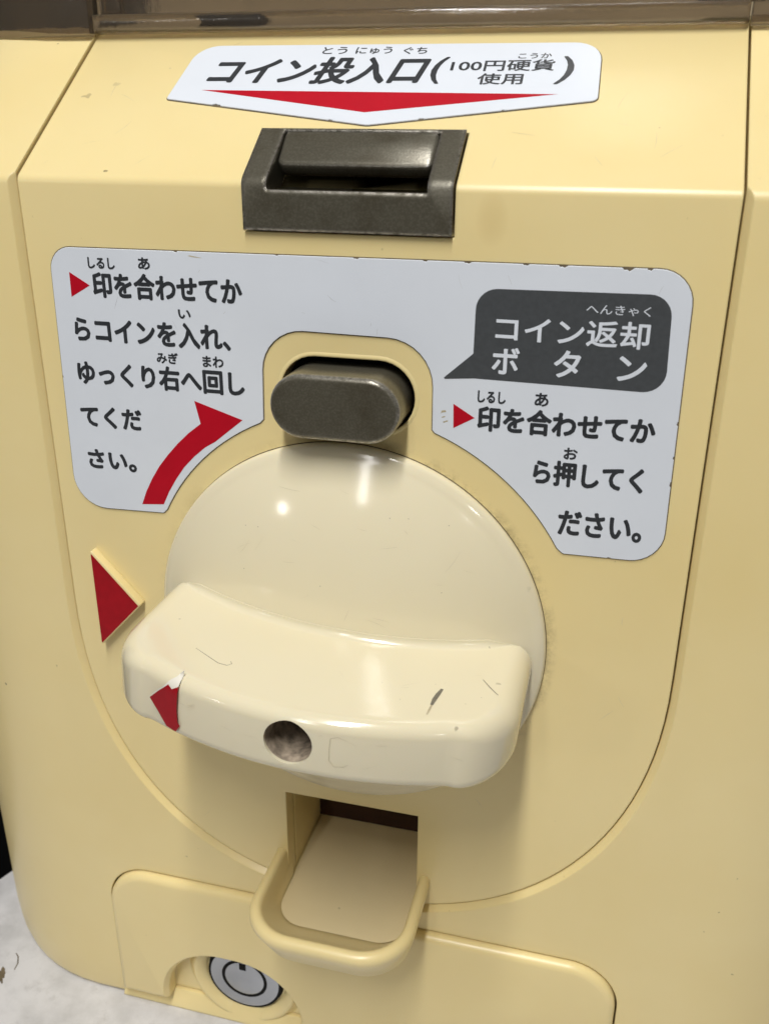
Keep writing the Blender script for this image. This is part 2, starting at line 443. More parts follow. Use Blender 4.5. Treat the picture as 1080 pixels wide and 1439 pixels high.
# opening for the coin housing: follows the profile
pz = [(-4, 63.85), (5, 63.85), (5, 69)] + [(11.05 * math.cos(SL) + 5 * math.sin(SL), CR + 11.05 * math.sin(SL) - 5 * math.cos(SL)), (11.05 * math.cos(SL) - 5 * math.sin(SL), CR + 11.05 * math.sin(SL) + 5 * math.cos(SL)), (-4, 76)]
A = [cut_slot.verts.new(W(SX0 - .25, y, z)) for y, z in pz]; B = [cut_slot.verts.new(W(SX1 + .25, y, z)) for y, z in pz]
cut_slot.faces.new(A); cut_slot.faces.new(B[::-1])
for i in range(len(pz)): cut_slot.faces.new((A[i], B[i], B[(i + 1) % len(pz)], A[(i + 1) % len(pz)]))
fix(cut_slot)
cut_tray2 = boxbm(-12.3, 12.9, -6, 20, -58.0, -36.5)
panel = link_mesh('front_panel', carve(make_panel(), [cut_btn, cut_slot, cut_tray2]), 'panel', machine, 35)

# --- raised lip round the button opening
lip = bmesh.new(); sA = stadium(BTN[0], BTN[1] + .3, 11.2, 6.25); sB = stadium(BTN[0], BTN[1] + .3, 10.9, 5.95); sC = stadium(BTN[0], BTN[1] + .3, 10.5, 5.55)
rg = [[lip.verts.new(W(x, y, z)) for x, z in s_] for s_, y in ((sA, .03), (sB, -.13), (sC, -.10), (sC, 3.0))]
for a, b in zip(rg, rg[1:]):
    for i in range(len(a)): lip.faces.new((a[i], a[(i + 1) % len(a)], b[(i + 1) % len(a)], b[i]))
link('button_surround', fix(lip), 'panel', machine, 50)
well = prism(stadium(BTN[0], BTN[1] + .3, 10.4, 5.45), 3.4, 3.6)
link('button_well', well, 'black', machine, 0)

# --- coin return button
bt = rounded_solid(stadium(BTN[0] - .3, BTN[1] - .4, 9.85, 4.85, 20), -6.3, 3.3, .75, 5)
link('return_button', bt, 'metal_button', machine, 60)

# --- coin housing
def make_slot():
    bm = bmesh.new(); c, s = math.cos(SL), math.sin(SL); h = .75
    def sl(v, hh): return (v * c - hh * s, CR + v * s + hh * c)
    pr = [(-h, 64.1), (-h, CR - .1), (-h + .25, CR + .45), sl(.6, h), sl(10.75, h), sl(10.75, -14), (11, 64.1)]
    A = [bm.verts.new(W(SX0, y, z)) for y, z in pr]; B = [bm.verts.new(W(SX1, y, z)) for y, z in pr]
    bm.faces.new(A); bm.faces.new(B[::-1])
    for i in range(len(pr)): bm.faces.new((A[i], B[i], B[(i + 1) % len(pr)], A[(i + 1) % len(pr)]))
    fix(bm)
    cut = bmesh.new(); pr = [(1.6, 66.0), sl(-1.05, .6), sl(-1.6, 6), sl(9.7, 6), sl(9.7, -9), (6.5, 66.0)]
    pr = [(-4, 69.6), (.75, 69.6), (.75, 66.0), (9, 66.0), sl(10.4, -9), sl(10.4, 7), (-4, 80)]
    A = [cut.verts.new(W(-11.0, y, z)) for y, z in pr]; B = [cut.verts.new(W(12.2, y, z)) for y, z in pr]
    cut.faces.new(A); cut.faces.new(B[::-1])
    for i in range(len(pr)): cut.faces.new((A[i], B[i], B[(i + 1) % len(pr)], A[(i + 1) % len(pr)]))
    return carve(bm, [fix(cut)])
slot = link_mesh('coin_slot', make_slot(), 'metal', machine, 30)
def make_flap():
    c, s = math.cos(SL), math.sin(SL)
    ol = round_poly([(-10.85, .25, 1.0), (-10.85, -6.2, 1.2), (12.05, -6.2, 1.2), (12.05, .25, 1.0)], 6)
    # plate hanging from the back edge of the opening, leaning forward
    e0 = Vector((0, 10.1 * c - .75 * s, CR + 10.1 * s + .75 * c)); fa = math.radians(45); dirv = Vector((0, -math.cos(fa), -math.sin(fa))); nv = Vector((0, -math.sin(fa), math.cos(fa)))
    bm = bmesh.new()
    def P(u, v, h): w_ = e0 + dirv * (-v) + nv * h; return W(u, w_.y, w_.z)
    rings = []
    for ins, h in ((0, -2.2), (0, -.5), (.15, -.15), (.5, 0)):
        rings.append([bm.verts.new(P(u, v, h)) for u, v in (offset(ol, -ins) if ins else ol)])
    n = len(ol)
    for a, b in zip(rings, rings[1:]):
        for i in range(n): bm.faces.new((a[i], a[(i + 1) % n], b[(i + 1) % n], b[i]))
    bm.faces.new(rings[0]); bm.faces.new(rings[-1]); return fix(bm)
link('slot_flap', make_flap(), 'metal', slot, 40)
si = bmesh.new()
for q4 in (((1.0, 66.1), (9.5, 66.1)), ((9.5, 66.1), (9.5, 75.5))):
    (ya, za), (yb, zb) = q4
    si.faces.new([si.verts.new(W(*c)) for c in ((-11.2, ya, za), (12.4, ya, za), (12.4, yb, zb), (-11.2, yb, zb))])
for xx in (-11.05, 12.25): si.faces.new([si.verts.new(W(xx, y, z)) for y, z in ((1.0, 66.1), (9.5, 66.1), (9.5, 72.5), (1.6, 68.6))])
MAT['slot_red'] = paint('dark_red_inside', (.06, .008, .008), .6, .3, .4, 80)
link('slot_inside', fix(si), 'slot_red', slot, 0)

# --- coin slot label on the slope
g0 = round_poly([(-32.9, 18.2, .5), (-31.4, 31.6, 4.2), (32.4, 31.2, 4.2), (32.9, 17.9, 1.0), (.8, 12.3, 2.5)], 7)
def nick(outline, spots):
    """bite small chips out of an outline near the given points"""
    out = []; n = len(outline)
    for i in range(n):
        p, q_ = Vector(outline[i]), Vector(outline[(i + 1) % n]); out.append(tuple(p)); L = (q_ - p).length
        ins = []
        for sx, sz, w, d in spots:
            s_ = Vector((sx, sz)); t = (s_ - p).dot(q_ - p) / max(L * L, 1e-9)
            if 0.01 < t < .99 and ((p + (q_ - p) * t) - s_).length < 1.0 and L > w * 1.5: ins.append((t, w, d))
        e = (q_ - p) / max(L, 1e-9); nrm = Vector((-e.y, e.x))
        ar = sum(outline[k][0] * outline[(k + 1) % n][1] - outline[(k + 1) % n][0] * outline[k][1] for k in range(n))
        if ar < 0: nrm = -nrm
        for t, w, d in sorted(ins):
            m = p + (q_ - p) * t
            for f, g in ((-.5, 0), (-.35, .7), (-.1, .55), (.1, 1), (.32, .5), (.5, 0)): out.append(tuple(m + e * w * f + nrm * d * g))
    return out
lab = link('coin_label', sheet(nick(g0, [(-24, 16.75, 1.6, .35), (-5, 13.3, .8, .2), (8.5, 13.6, .9, .25), (20, 15.6, .5, .2)]), on_slope, .10, .22, .05), 'white', machine, 0)
link('dirty_edge', sheet(offset(g0, .13), on_slope, -.02, .05), 'grime', lab, 0)
H = .235
text_line('コイン投入口', (-27.6, 21.6, 7.6, 28.3), on_slope, H, lab, weight=.22, shear=.25)
text_line('(', (8.0, 21.6, 10.4, 28.0), on_slope, H, lab, weight=.1, shear=.12)
text_line(')', (26.3, 21.4, 28.9, 27.9), on_slope, H, lab, weight=.1, shear=.12)
text_line('100円硬貨', (10.8, 24.5, 26.1, 27.2), on_slope, H, lab, weight=.06)
text_line('使用', (15.2, 21.4, 21.9, 24.0), on_slope, H, lab, weight=.06)
for s_, b_ in (('とう', (-10.2, 29.0, -6.2, 30.8)), ('にゅう', (-4.8, 28.9, 1.0, 30.7)), ('ぐち', (2.8, 28.8, 6.5, 30.5)), ('こうか', (20.5, 27.4, 25.4, 28.7))):
    text_line(s_, b_, on_slope, H, lab, weight=.03, name='furigana')
link('red_arrow', sheet([(-27.6, 20.3), (-.2, 15.1), (27.2, 19.2)], on_slope, .2, .24), 'red', lab, 0)

# --- instruction label round the dial
def arcpts(r0, a0, r1, a1, n=14):
    return [((r0 + (r1 - r0) * k / n) * math.cos(math.radians(a0 + (a1 - a0) * k / n)), (r0 + (r1 - r0) * k / n) * math.sin(math.radians(a0 + (a1 - a0) * k / n))) for k in range(n + 1)]
big = round_poly([(-47.3, 60.5, 3.6), (48.1, 60.9, 4.6), (48.6, 18.6, 4.8), (34.2, 18.4, .8)] + [(*p_, 0) for p_ in arcpts(38.4, 30, 38.4, 68.6)]
                 + [(13.6, 36.2, 0), (13.5, 49.5, 7.0), (-12.8, 49.9, 6.6), (-13.2, 35.6, 0)] + [(*p_, 0) for p_ in arcpts(37.6, 111.5, 36.2, 149.5)]
                 + [(-31.9, 17.7, .3), (-48.3, 17.2, 5.6)], 8)
chips = [(26, 60.7, .9, .22), (31, 60.75, 1.3, .3), (39.5, 60.8, 1.6, .45), (42.3, 60.85, .8, .3), (12, 60.7, .7, .2), (18, 60.7, 1.1, .25), (-26, 60.6, .6, .2), (-10, 60.6, .5, .15), (2, 60.6, .9, .2),
         (48.35, 40, .7, .2), (48.45, 31, .9, .2), (48.4, 35, .5, .2), (41, 18.5, .6, .15), (-47.6, 40, .4, .12)]
ins = link('instruction_label', sheet(nick(big, chips), on_front, .10, .24, .06), 'white', machine, 0)
link('dirty_edge', sheet(offset(big, .13), on_front, -.02, .05), 'grime', ins, 0)
H = .26
F = on_front
for s_, b_ in (('印を合わせてか', (-40.4, 53.1, -15.6, 57.1)), ('らコインを入れ、', (-44.5, 46.0, -17.9, 50.0)), ('ゆっくり右へ回し', (-44.9, 39.0, -16.0, 43.0)), ('てくだ', (-45.3, 31.8, -34.2, 35.5)), ('さい。', (-44.9, 24.5, -36.0, 28.0)),
               ('印を合わせてか', (20.3, 36.7, 45.5, 40.6)), ('ら押してく', (28.9, 29.2, 44.7, 33.2)), ('ださい。', (33.1, 21.5, 45.3, 25.6))):
    text_line(s_, b_, F, H, ins, weight=.15)
for s_, b_ in (('しるし', (-40.8, 57.5, -36.2, 59.2)), ('あ', (-32.3, 57.7, -30.3, 59.5)), ('い', (-26.3, 50.6, -24.2, 52.0)), ('みぎ', (-30.6, 43.4, -26.9, 45.2)), ('まわ', (-22.8, 43.3, -19.3, 45.1)),
               ('しるし', (20.2, 41.0, 24.3, 42.8)), ('あ', (28.4, 41.1, 30.4, 43.1)), ('お', (33.1, 33.5, 35.1, 35.3))):
    text_line(s_, b_, F, H, ins, weight=.065, name='furigana')
for p_ in ([(-44.2, 56.8), (-40.9, 54.9), (-44.3, 53.0)], [(16.7, 40.5), (19.9, 38.6), (16.8, 36.8)]):
    link('red_triangle', sheet(p_, F, .2, .265), 'red', ins, 0)
bub = round_poly([(19.4, 57.3, 3.0), (45.6, 57.6, 3.0), (46.1, 44.2, 3.0), (19.5, 44.5, 0), (14.9, 44.1, .15), (19.3, 48.1, 0)], 7)
bb = link('speech_bubble', sheet(bub, F, .2, .262), 'bubble', ins, 0)
text_line('コイン返却', (22.3, 50.1, 43.2, 53.8), F, .28, ins, 'white', .075)
text_line('へんきゃく', (34.5, 54.6, 43.0, 55.9), F, .28, ins, 'white', 0, name='furigana')
text_line('ボ', (22.0, 45.4, 25.9, 49.3), F, .28, ins, 'white', .10)
text_line('タ', (30.7, 45.5, 34.4, 49.4), F, .28, ins, 'white', .10)
text_line('ン', (39.4, 45.6, 43.3, 49.1), F, .28, ins, 'white', .10)
# curved red arrow
ra = []
oc = [(-35.7, 18.9), (-33.4, 23.4), (-30.4, 27.6), (-27.0, 31.2), (-23.9, 33.9), (-24.7, 37.7), (-16.7, 35.2), (-21.3, 29.9)]
ra = [(-35.7, 18.9), (-34.7, 21.3), (-33.4, 23.7), (-31.9, 26.0), (-30.2, 28.1), (-28.3, 30.2), (-26.2, 32.2), (-23.9, 34.0), (-24.7, 37.7), (-16.7, 35.2), (-21.6, 31.2),
      (-23.4, 30.1), (-25.5, 28.3), (-27.4, 26.3), (-29.0, 24.1), (-30.5, 21.7), (-31.7, 19.3)]
link('red_arrow', sheet(ra, F, .2, .265), 'red', ins, 0)
for cx, cz, sz in ((15.2, 39.2, .5), (15.6, 37.7, .35), (15.3, 38.4, .25)):
    link('grey_smear', sheet([(x, z) for x, z in blot(cx, cz, sz, sz * .35, .4, 12, .5)], F, .23, .25), 'scratch', ins, 0)
link('grey_smear', sheet(blot(-23, 59.9, 1.0, .09, -.1, 12, .4), F, .23, .25), 'scratch', ins, 0)

# --- raised red pointer left of the dial
pt = [(-46.0, 9.9), (-37.2, .1), (-46.0, -9.3)]
ptr = link('pointer', rounded_solid(round_poly([(*p_, .25) for p_ in pt], 3), -1.7, .02, .2, 3), 'panel', machine, 40)
link('painted_face', sheet([(x, z) for x, z in round_poly([(-45.85, 9.1, .1), (-37.7, -.1, .1), (-45.85, -8.8, .1)], 2)], F, 1.66, 1.715), 'redmark', ptr, 0)

# --- dial: domed disc
DR, DH = 33.0, 9.3
SR = (DR ** 2 + DH ** 2) / (2 * DH)
def dome_y(r): return -DH + SR - math.sqrt(SR * SR - r * r)
dm = bmesh.new(); NS = 128; rings = []
prof_d = [(DR - .35, .6), (DR - .05, -.1), (DR, -.6), (DR - .12, -1.15), (DR - .5, -1.6)]
for r in [31.4 - .7 * k for k in range(44)]: prof_d.append((r, dome_y(r) - 1.0))
for r, y in prof_d: rings.append([dm.verts.new(W(r * math.cos(2 * math.pi * k / NS), y, r * math.sin(2 * math.pi * k / NS))) for k in range(NS)])
for a, b in zip(rings, rings[1:]):
    for k in range(NS): dm.faces.new((a[k], a[(k + 1) % NS], b[(k + 1) % NS], b[k]))
dm.faces.new(rings[-1])
dial = link('turning_dial', fix(dm), 'dial', machine, 60)
# dark line where the dial meets the panel
gp = bmesh.new()
ra_, rb_ = 33.06, 31.5
A = [gp.verts.new(W(ra_ * math.cos(2 * math.pi * k / NS), -.03, ra_ * math.sin(2 * math.pi * k / NS))) for k in range(NS)]
B = [gp.verts.new(W(rb_ * math.cos(2 * math.pi * k / NS), -.03, rb_ * math.sin(2 * math.pi * k / NS))) for k in range(NS)]
for k in range(NS): gp.faces.new((A[k], A[(k + 1) % NS], B[(k + 1) % NS], B[k]))
link('dial_gap', fix(gp), 'grime', machine, 0)

# --- grip bar across the dial
GT = math.tan(math.radians(3.7))                      # the grip is turned slightly clockwise
def grip_half(x): return 5.1 + .6 * (abs(x) / 31) ** 2.2            # half thickness: thin in the middle, flared at the ends
def grip_front(x): return -32.0 + 5.0 * (abs(x) / 25) ** 2 * .95
def grip_x(x): return x + (.8 * min(1, -x / 12) if x < 0 else 0)
GE, GRC, GSR = 31.0, 8.0, 3.8                                         # half length, corner radius in plan, edge radius of the ends
ZS = -.3                                                              # the bar sits a touch below the axis
def grip_fr(x): return 1.2 * min(1, max(.02, (28 - abs(x)) / 4))
def grip_zfill(x, y, s):
    z = grip_half(x); f = grip_fr(x); d = dome_y(min(math.hypot(x, z + ZS * s), 33)) - 1.0 - y
    if d < f: z += f - math.sqrt(max(0, f * f - (f - max(d, 0)) ** 2))
    return z * s + ZS
def grip_column(x, yfront, s):
    """depths along one line of the bar's face, from the rounded front edge back into the dome"""
    f = grip_fr(x); y0_ = dome_y(min(math.hypot(x, grip_half(x) + ZS * s), 33)) - 1.0
    ya = max(yfront, y0_ - f)
    ys = [yfront + (ya - yfront) * k / 24 for k in range(1, 25)]
    ys += [max(ya, y0_ - f * (1 - math.sin(math.pi / 2 * k / 12))) + 1e-4 * k for k in range(1, 13)]
    return ys + [max(y0_ + .8, ya + .05)]
def make_grip():
    bm = bmesh.new()
    xf = GE - GRC; yf = grip_front(xf) + .4; y1 = -17.0
    cor = [(GE - GRC + GRC * math.cos(math.pi / 2 * k / 14), y1 - (abs(yf) + y1) * math.sin(math.pi / 2 * k / 14)) for k in range(15)]
    sideL = grip_column(grip_x(-GE) + GSR, y1, 1); sideR = grip_column(GE - GSR, y1, 1)
    ol = [(grip_x(-GE), y) for y in sideL[::-1]]; a = len(ol)
    ol += [(grip_x(-x), y) for x, y in cor]
    m = 36
    ol += [(grip_x(x), grip_front(x) + .4 * (abs(x) / xf) ** 4) for x in (-xf + 2 * xf * k / m for k in range(1, m))]
    ol += cor[::-1]; b = len(ol) - 1
    ol += [(GE, y) for y in sideR]
    n = len(ol); nr = []
    for i in range(n):
        p0 = Vector(ol[max(i - 1, 0)]); p1 = Vector(ol[min(i + 1, n - 1)]); e = (p1 - p0).normalized(); nr.append(Vector((-e.y, e.x)))
    for i in list(range(a + 1)) : nr[i] = Vector((1, 0))
    for i in range(b, n): nr[i] = Vector((-1, 0))
    re_ = [2.0 + (GSR - 2.0) * nr[i].x ** 2 for i in range(n)]
    def V(x, y, z): return bm.verts.new(W(x + z * GT, y, z - x * GT))
    seg = 8; rows = []
    for s, ks in ((-1, range(seg, -1, -1)), (1, range(seg + 1))):
        for k in ks:
            t = math.pi / 2 * k / seg; row = []
            for i in range(n):
                p = Vector(ol[i]) + nr[i] * re_[i] * (1 - math.cos(t))
                row.append(V(p.x, p.y, grip_zfill(p.x, p.y, s) - s * re_[i] * (1 - math.sin(t))))
            rows.append(row)
    for r0, r1 in zip(rows, rows[1:]):
        for i in range(n - 1): bm.faces.new((r0[i], r0[i + 1], r1[i + 1], r1[i]))
    last = {}
    for s, inner in ((-1, rows[0]), (1, rows[-1])):
        cols = []
        for i in range(a, b + 1):
            p = Vector(ol[i]) + nr[i] * re_[i]
            if i == a: cols.append([inner[a - k] for k in range(len(sideL) + 1)]); continue
            if i == b: cols.append([inner[b + k] for k in range(len(sideR) + 1)]); continue
            cols.append([inner[i]] + [V(p.x, y, grip_zfill(p.x, y, s)) for y in grip_column(p.x, p.y, s)])
        for c0, c1 in zip(cols, cols[1:]):
            for k in range(len(c0) - 1): bm.faces.new((c0[k], c1[k], c1[k + 1], c0[k + 1]))
        last[s] = [c[-1] for c in cols]
    bm.faces.new(last[1] + [r[-1] for r in rows[-2:0:-1]] + last[-1][::-1] + [r[0] for r in rows[1:-1]])
    return fix(bm)
def cyl(cx, cz, r, y0, y1, n=40):
    return prism([(cx + r * math.cos(2 * math.pi * k / n), cz + r * math.sin(2 * math.pi * k / n)) for k in range(n)], y0, y1)
HOLE = (1.1, .2, 3.5)
grip_me = carve(make_grip(), [cyl(*HOLE, -45, -20)])
grip = link_mesh('grip_bar', grip_me, 'dial', dial, 60)
# sleeve and dark bottom of the screw hole
sv = bmesh.new(); n = 40
rg = [[sv.verts.new(W(HOLE[0] + r * math.cos(2 * math.pi * k / n), y, HOLE[1] + r * math.sin(2 * math.pi * k / n))) for k in range(n)] for r, y in ((3.5, -31.5), (3.45, -20.5), (2.0, -20.5), (2.0, -12))]
for a, b in zip(rg, rg[1:]):
    for i in range(n): sv.faces.new((a[i], a[(i + 1) % n], b[(i + 1) % n], b[i]))
sv.faces.new(rg[-1])
link('screw_hole', fix(sv), 'dust', dial, 50)
# red mark on the front of the grip
def on_grip_front(u, v, h):
    y = grip_front(u); dz = max(0, abs(v + u * GT + .3) - (grip_half(u) - 2.0)); y += 2.0 - math.sqrt(max(0, 2.0 ** 2 - min(dz, 1.99) ** 2))
    return W(u, y - h, v)
mk = [(-21.19, 1.5), (-19.27, 3.36), (-17.46, 4.9), (-16.83, 4.39), (-15.73, 4.97), (-16.3, 1.1), (-16.33, -1.11), (-15.96, -1.51), (-16.88, -2.87), (-18.49, -2.45), (-19.93, -0.23)]
ck = [(-21.28, 1.56), (-20.05, 2.9), (-18.72, 4.08), (-17.16, 5.56), (-16.35, 5.91), (-15.31, 6.93), (-15.73, 4.97), (-16.83, 4.39), (-17.46, 4.9), (-19.27, 3.36)]
def patch(pts, fn, h, sub=3):
    bm = bmesh.new(); bm.faces.new([bm.verts.new((u, v, 0)) for u, v in pts])
    bmesh.ops.triangulate(bm, faces=bm.faces[:])
    bmesh.ops.subdivide_edges(bm, edges=bm.edges[:], cuts=sub, use_grid_fill=True)
    for v in bm.verts: v.co = fn(v.co.x, v.co.y, h)
    fix(bm)
    c = sum((f.normal for f in bm.faces), Vector())
    if c.y > 0 and fn is on_grip_front: bmesh.ops.reverse_faces(bm, faces=bm.faces)
    return bm
link('arrow_mark', patch(mk, on_grip_front, .04), 'redmark', dial, 60)
MAT['chip'] = paint('bare_white_chip', (.80, .77, .68), .6, .3, .1)
link('paint_chip', patch(ck, on_grip_front, .03), 'chip', dial, 60)
def on_grip_top(u, v, h): return W(u, v, grip_half(u) - u * GT - .3 + h)
def stroke(path, w, fn, h):
    bm = bmesh.new(); L = []
    for i, (x, y) in enumerate(path):
        p0 = Vector(path[max(i - 1, 0)]); p1 = Vector(path[min(i + 1, len(path) - 1)]); e = (p1 - p0).normalized(); nn = Vector((-e.y, e.x))
        ww = w * (.35 + .65 * math.sin(math.pi * (i + .5) / len(path)))
        L.append((bm.verts.new(fn(x + nn.x * ww, y + nn.y * ww, h)), bm.verts.new(fn(x - nn.x * ww, y - nn.y * ww, h))))
    for a, b in zip(L, L[1:]): bm.faces.new((a[0], a[1], b[1], b[0]))
    return fix(bm)
link('scuff_mark', stroke([(19.9, -18.9), (19.6, -20.3), (19.35, -21.8), (19.25, -23.2)], .34, on_grip_top, .03), 'smudge', dial, 0)
link('scuff_mark', stroke([(19.3, -22.8), (19.2, -24.3), (19.1, -25.6)], .16, on_grip_top, .03), 'scratch', dial, 0)
link('scuff_mark', stroke([(25.1, -14.7), (26.4, -16.4), (27.8, -18.0)], .07, on_grip_top, .03), 'smudge', dial, 0)
link('scuff_mark', stroke([(-17, -21.3), (-14.5, -22.6), (-12.4, -23.7), (-11.0, -23.8), (-10.5, -23.2), (-10.9, -22.6)], .06, on_grip_top, .03), 'smudge', dial, 0)
link('scuff_mark', stroke([(9.4, 1.6), (8.2, 2.1), (7.2, 1.8), (7.0, .2), (6.9, -1.8), (7.6, -2.8), (8.9, -2.7), (9.5, -2.3)], .035, on_grip_front, .03), 'scratch', dial, 0)

# --- coin tray: cup standing out of the panel
def cup_outline(hw, front, r, yb=2.0, n=10):
    pts = [(CX - .2 - hw, yb)]
    c = CX - .2
    for k in range(n + 1):
        a = math.pi + math.pi / 2 * k / n; pts.append((c - hw + r + r * math.cos(a), front + r + r * math.sin(a)))
    for k in range(n + 1):
        a = 1.5 * math.pi + math.pi / 2 * k / n; pts.append((c + hw - r + r * math.cos(a), front + r + r * math.sin(a)))
    pts.append((c + hw, yb)); return pts
def make_cup():
    bm = bmesh.new(); rings = []
    #       half width, front y, corner r, z
    for hw, fr, r, z in ((9.5, -8, 5, -63.5), (12.0, -13.5, 6.5, -61.5), (13.6, -17.6, 8, -58), (14.6, -19.8, 8.6, -54), (15.05, -21.1, 9, -51.8), (15.0, -21.1, 8.9, -50.9), (14.6, -20.7, 8.6, -50.2),
                         (13.7, -19.8, 8.0, -50.05), (13.2, -19.2, 7.6, -50.3), (12.95, -18.8, 7.4, -50.9), (12.7, -14.6, 7, -54.4), (12.5, -10.6, 6.0, -57.7), (12.2, -10.0, 5.2, -58.1)):
        rings.append([bm.verts.new(W(x, y, z)) for x, y in cup_outline(hw, fr, r)])
    n = len(rings[0])
    for a, b in zip(rings, rings[1:]):
        for i in range(n - 1): bm.faces.new((a[i], a[i + 1], b[i + 1], b[i]))
    bm.faces.new(rings[-1]); bm.faces.new(rings[0][::-1])
    return fix(bm)
tray = link('coin_tray', make_cup(), 'shell', machine, 60)
tf = bmesh.new()
fo = cup_outline(12.25, -10.2, 5.4, 19.0)
tf.faces.new([tf.verts.new(W(x, y, -57.75 + .02 * max(y, 0))) for x, y in fo])
MAT['floor'] = plastic('worn_pale_plastic', (.77, .66, .41), (.68, .56, .32), rough=.5, bevel=0)
link('tray_floor', fix(tf), 'floor', tray, 0)
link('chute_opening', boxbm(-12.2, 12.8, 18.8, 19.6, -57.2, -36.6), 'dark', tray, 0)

# --- lower door with the lock
def make_door():
    ol = [(x, max(z, -96.6)) for x, z in DOOR]
    bm = rounded_solid(ol, -2.4, 3.4, 1.5, 5)
    pocket = prism(round_poly([(-40.6, -120, 0), (-40.6, -81.0, 13.5), (-10.6, -81.0, 13.5), (-10.6, -120, 0)], 14), -8, 1.9, 0)
    po = round_poly([(-40.6, -120, 0), (-40.6, -81.0, 13.5), (-10.6, -81.0, 13.5), (-10.6, -120, 0)], 14)
    return carve(bm, [pocket, prism(offset(po, 0.01), -3.4, -1.2, 1.5)])
door = link_mesh('lower_door', make_door(), 'shell', machine, 40)
# base ledge under the door
bl = bmesh.new()
pr = [(3.3, -96.75), (1.2, -96.85), (.2, -98.6), (-.5, -ZT + .05), (3.3, -ZT + .05)]
A = [bl.verts.new(W(-52.5, y, z)) for y, z in pr]; B = [bl.verts.new(W(51.5, y, z)) for y, z in pr]
bl.faces.new(A); bl.faces.new(B[::-1])
for i in range(len(pr)): bl.faces.new((A[i], B[i], B[(i + 1) % len(pr)], A[(i + 1) % len(pr)]))
link('base_ledge', fix(bl), 'shell', machine, 30)
LX, LZ, LY = -23.8, -88.6, 1.0
def lathe_y(prof, cx, cz, n=64):
    bm = bmesh.new(); rings = [[bm.verts.new(W(cx + r * math.cos(2 * math.pi * k / n), y, cz + r * math.sin(2 * math.pi * k / n))) for k in range(n)] for r, y in prof]
    for a, b in zip(rings, rings[1:]):
        for k in range(n): bm.faces.new((a[k], a[(k + 1) % n], b[(k + 1) % n], b[k]))
    return bm, rings
bs, _ = lathe_y([(13.2, 2.0), (12.2, 1.5), (11.6, .5), (11.1, .1), (10.6, .1), (10.1, .5), (8.9, 1.2), (8.75, 2.6)], LX, LZ)
link('lock_boss', fix(bs), 'shell', door, 60)
lk, rr_ = lathe_y([(8.9, 2.6), (8.3, LY + .5), (8.25, LY), (7.65, LY - .15), (5.1, LY - .2), (5.05, LY - .1), (4.4, LY - .1), (4.35, LY - .2), (4.1, LY - .3), (.01, LY - .33)], LX, LZ)
fix(lk)
for f in lk.faces:
    c = f.calc_center_median(); r = math.hypot(c.x * 1000 - LX, c.z * 1000 - ZT - LZ)
    f.material_index = 1 if (4.36 < r < 5.09 or r > 7.7) else 0
lock = link('lock', lk, ['chrome', 'black'], door, 40)
link('keyway', boxbm(LX - .9, LX + .5, LY - .42, LY - .2, LZ + 2.6, LZ + 4.2), 'black', door, 0)

# --- smoky clear capsule bin on top
def ring_wall(fy, sx, r, z0, z1, th):
    bm = bmesh.new()
    o_ = loop(fy, sx, r); i_ = loop(fy + th, sx - th, r - th)
    i_[-2] = (i_[-2][0], 133); i_[-1] = (i_[-1][0], 133)
    L = [[bm.verts.new(W(x, y, z)) for x, y in pts] for pts, z in ((o_, z0), (o_, z1), (i_, z1), (i_, z0))]
    n = len(o_)
    for k in range(4):
        a, b = L[k], L[(k + 1) % 4]
        for i in range(n): bm.faces.new((a[i], a[(i + 1) % n], b[(i + 1) % n], b[i]))
    return fix(bm)
bin_me = carve(ring_wall(25.6, 90, 33, 91.4, 150, 2.0), [boxbm(-51.6, 52.6, 10, 45, 80, 146)])
MAT['liner'] = paint('grey_beige_liner', (.40, .35, .26), .5, .3, .3, 40)
link('bin_back', boxbm(-74, 75, 92, 95, zt + .6, 140), 'liner', machine, 0)
link('inner_dark_block', rounded_solid([(-34.5, 92.8), (-23.5, 92.8), (-23.5, 95.0), (-34.5, 95.0)], 34.5, 38, .4, 3), 'black', machine, 40)  # plain dark boxes behind the pane, one on the left, one on the right
link('inner_dark_block', rounded_solid([(45.5, 95.6), (58, 95.6), (58, 104), (45.5, 104)], 34.5, 38, .4, 3), 'dark', machine, 40)
binw = link_mesh('capsule_bin', bin_me, 'smoky', machine, 35)
link('bin_rim', rounded_solid([(-51.4, 91.9), (52.4, 91.9), (52.4, 94.7), (-51.4, 94.7)], 25.7, 31.0, 1.3, 5), 'smoky', binw, 40)
link('bin_pane', boxbm(-51.4, 52.4, 28.6, 30.4, 94.75, 145.8), 'smoky', binw, 0)
link('bin_frame', rounded_solid([(-49.6, 94.9), (-46.4, 94.9), (-46.4, 145), (-49.6, 145)], 27.4, 28.55, .4, 3), 'smoky', binw, 40)

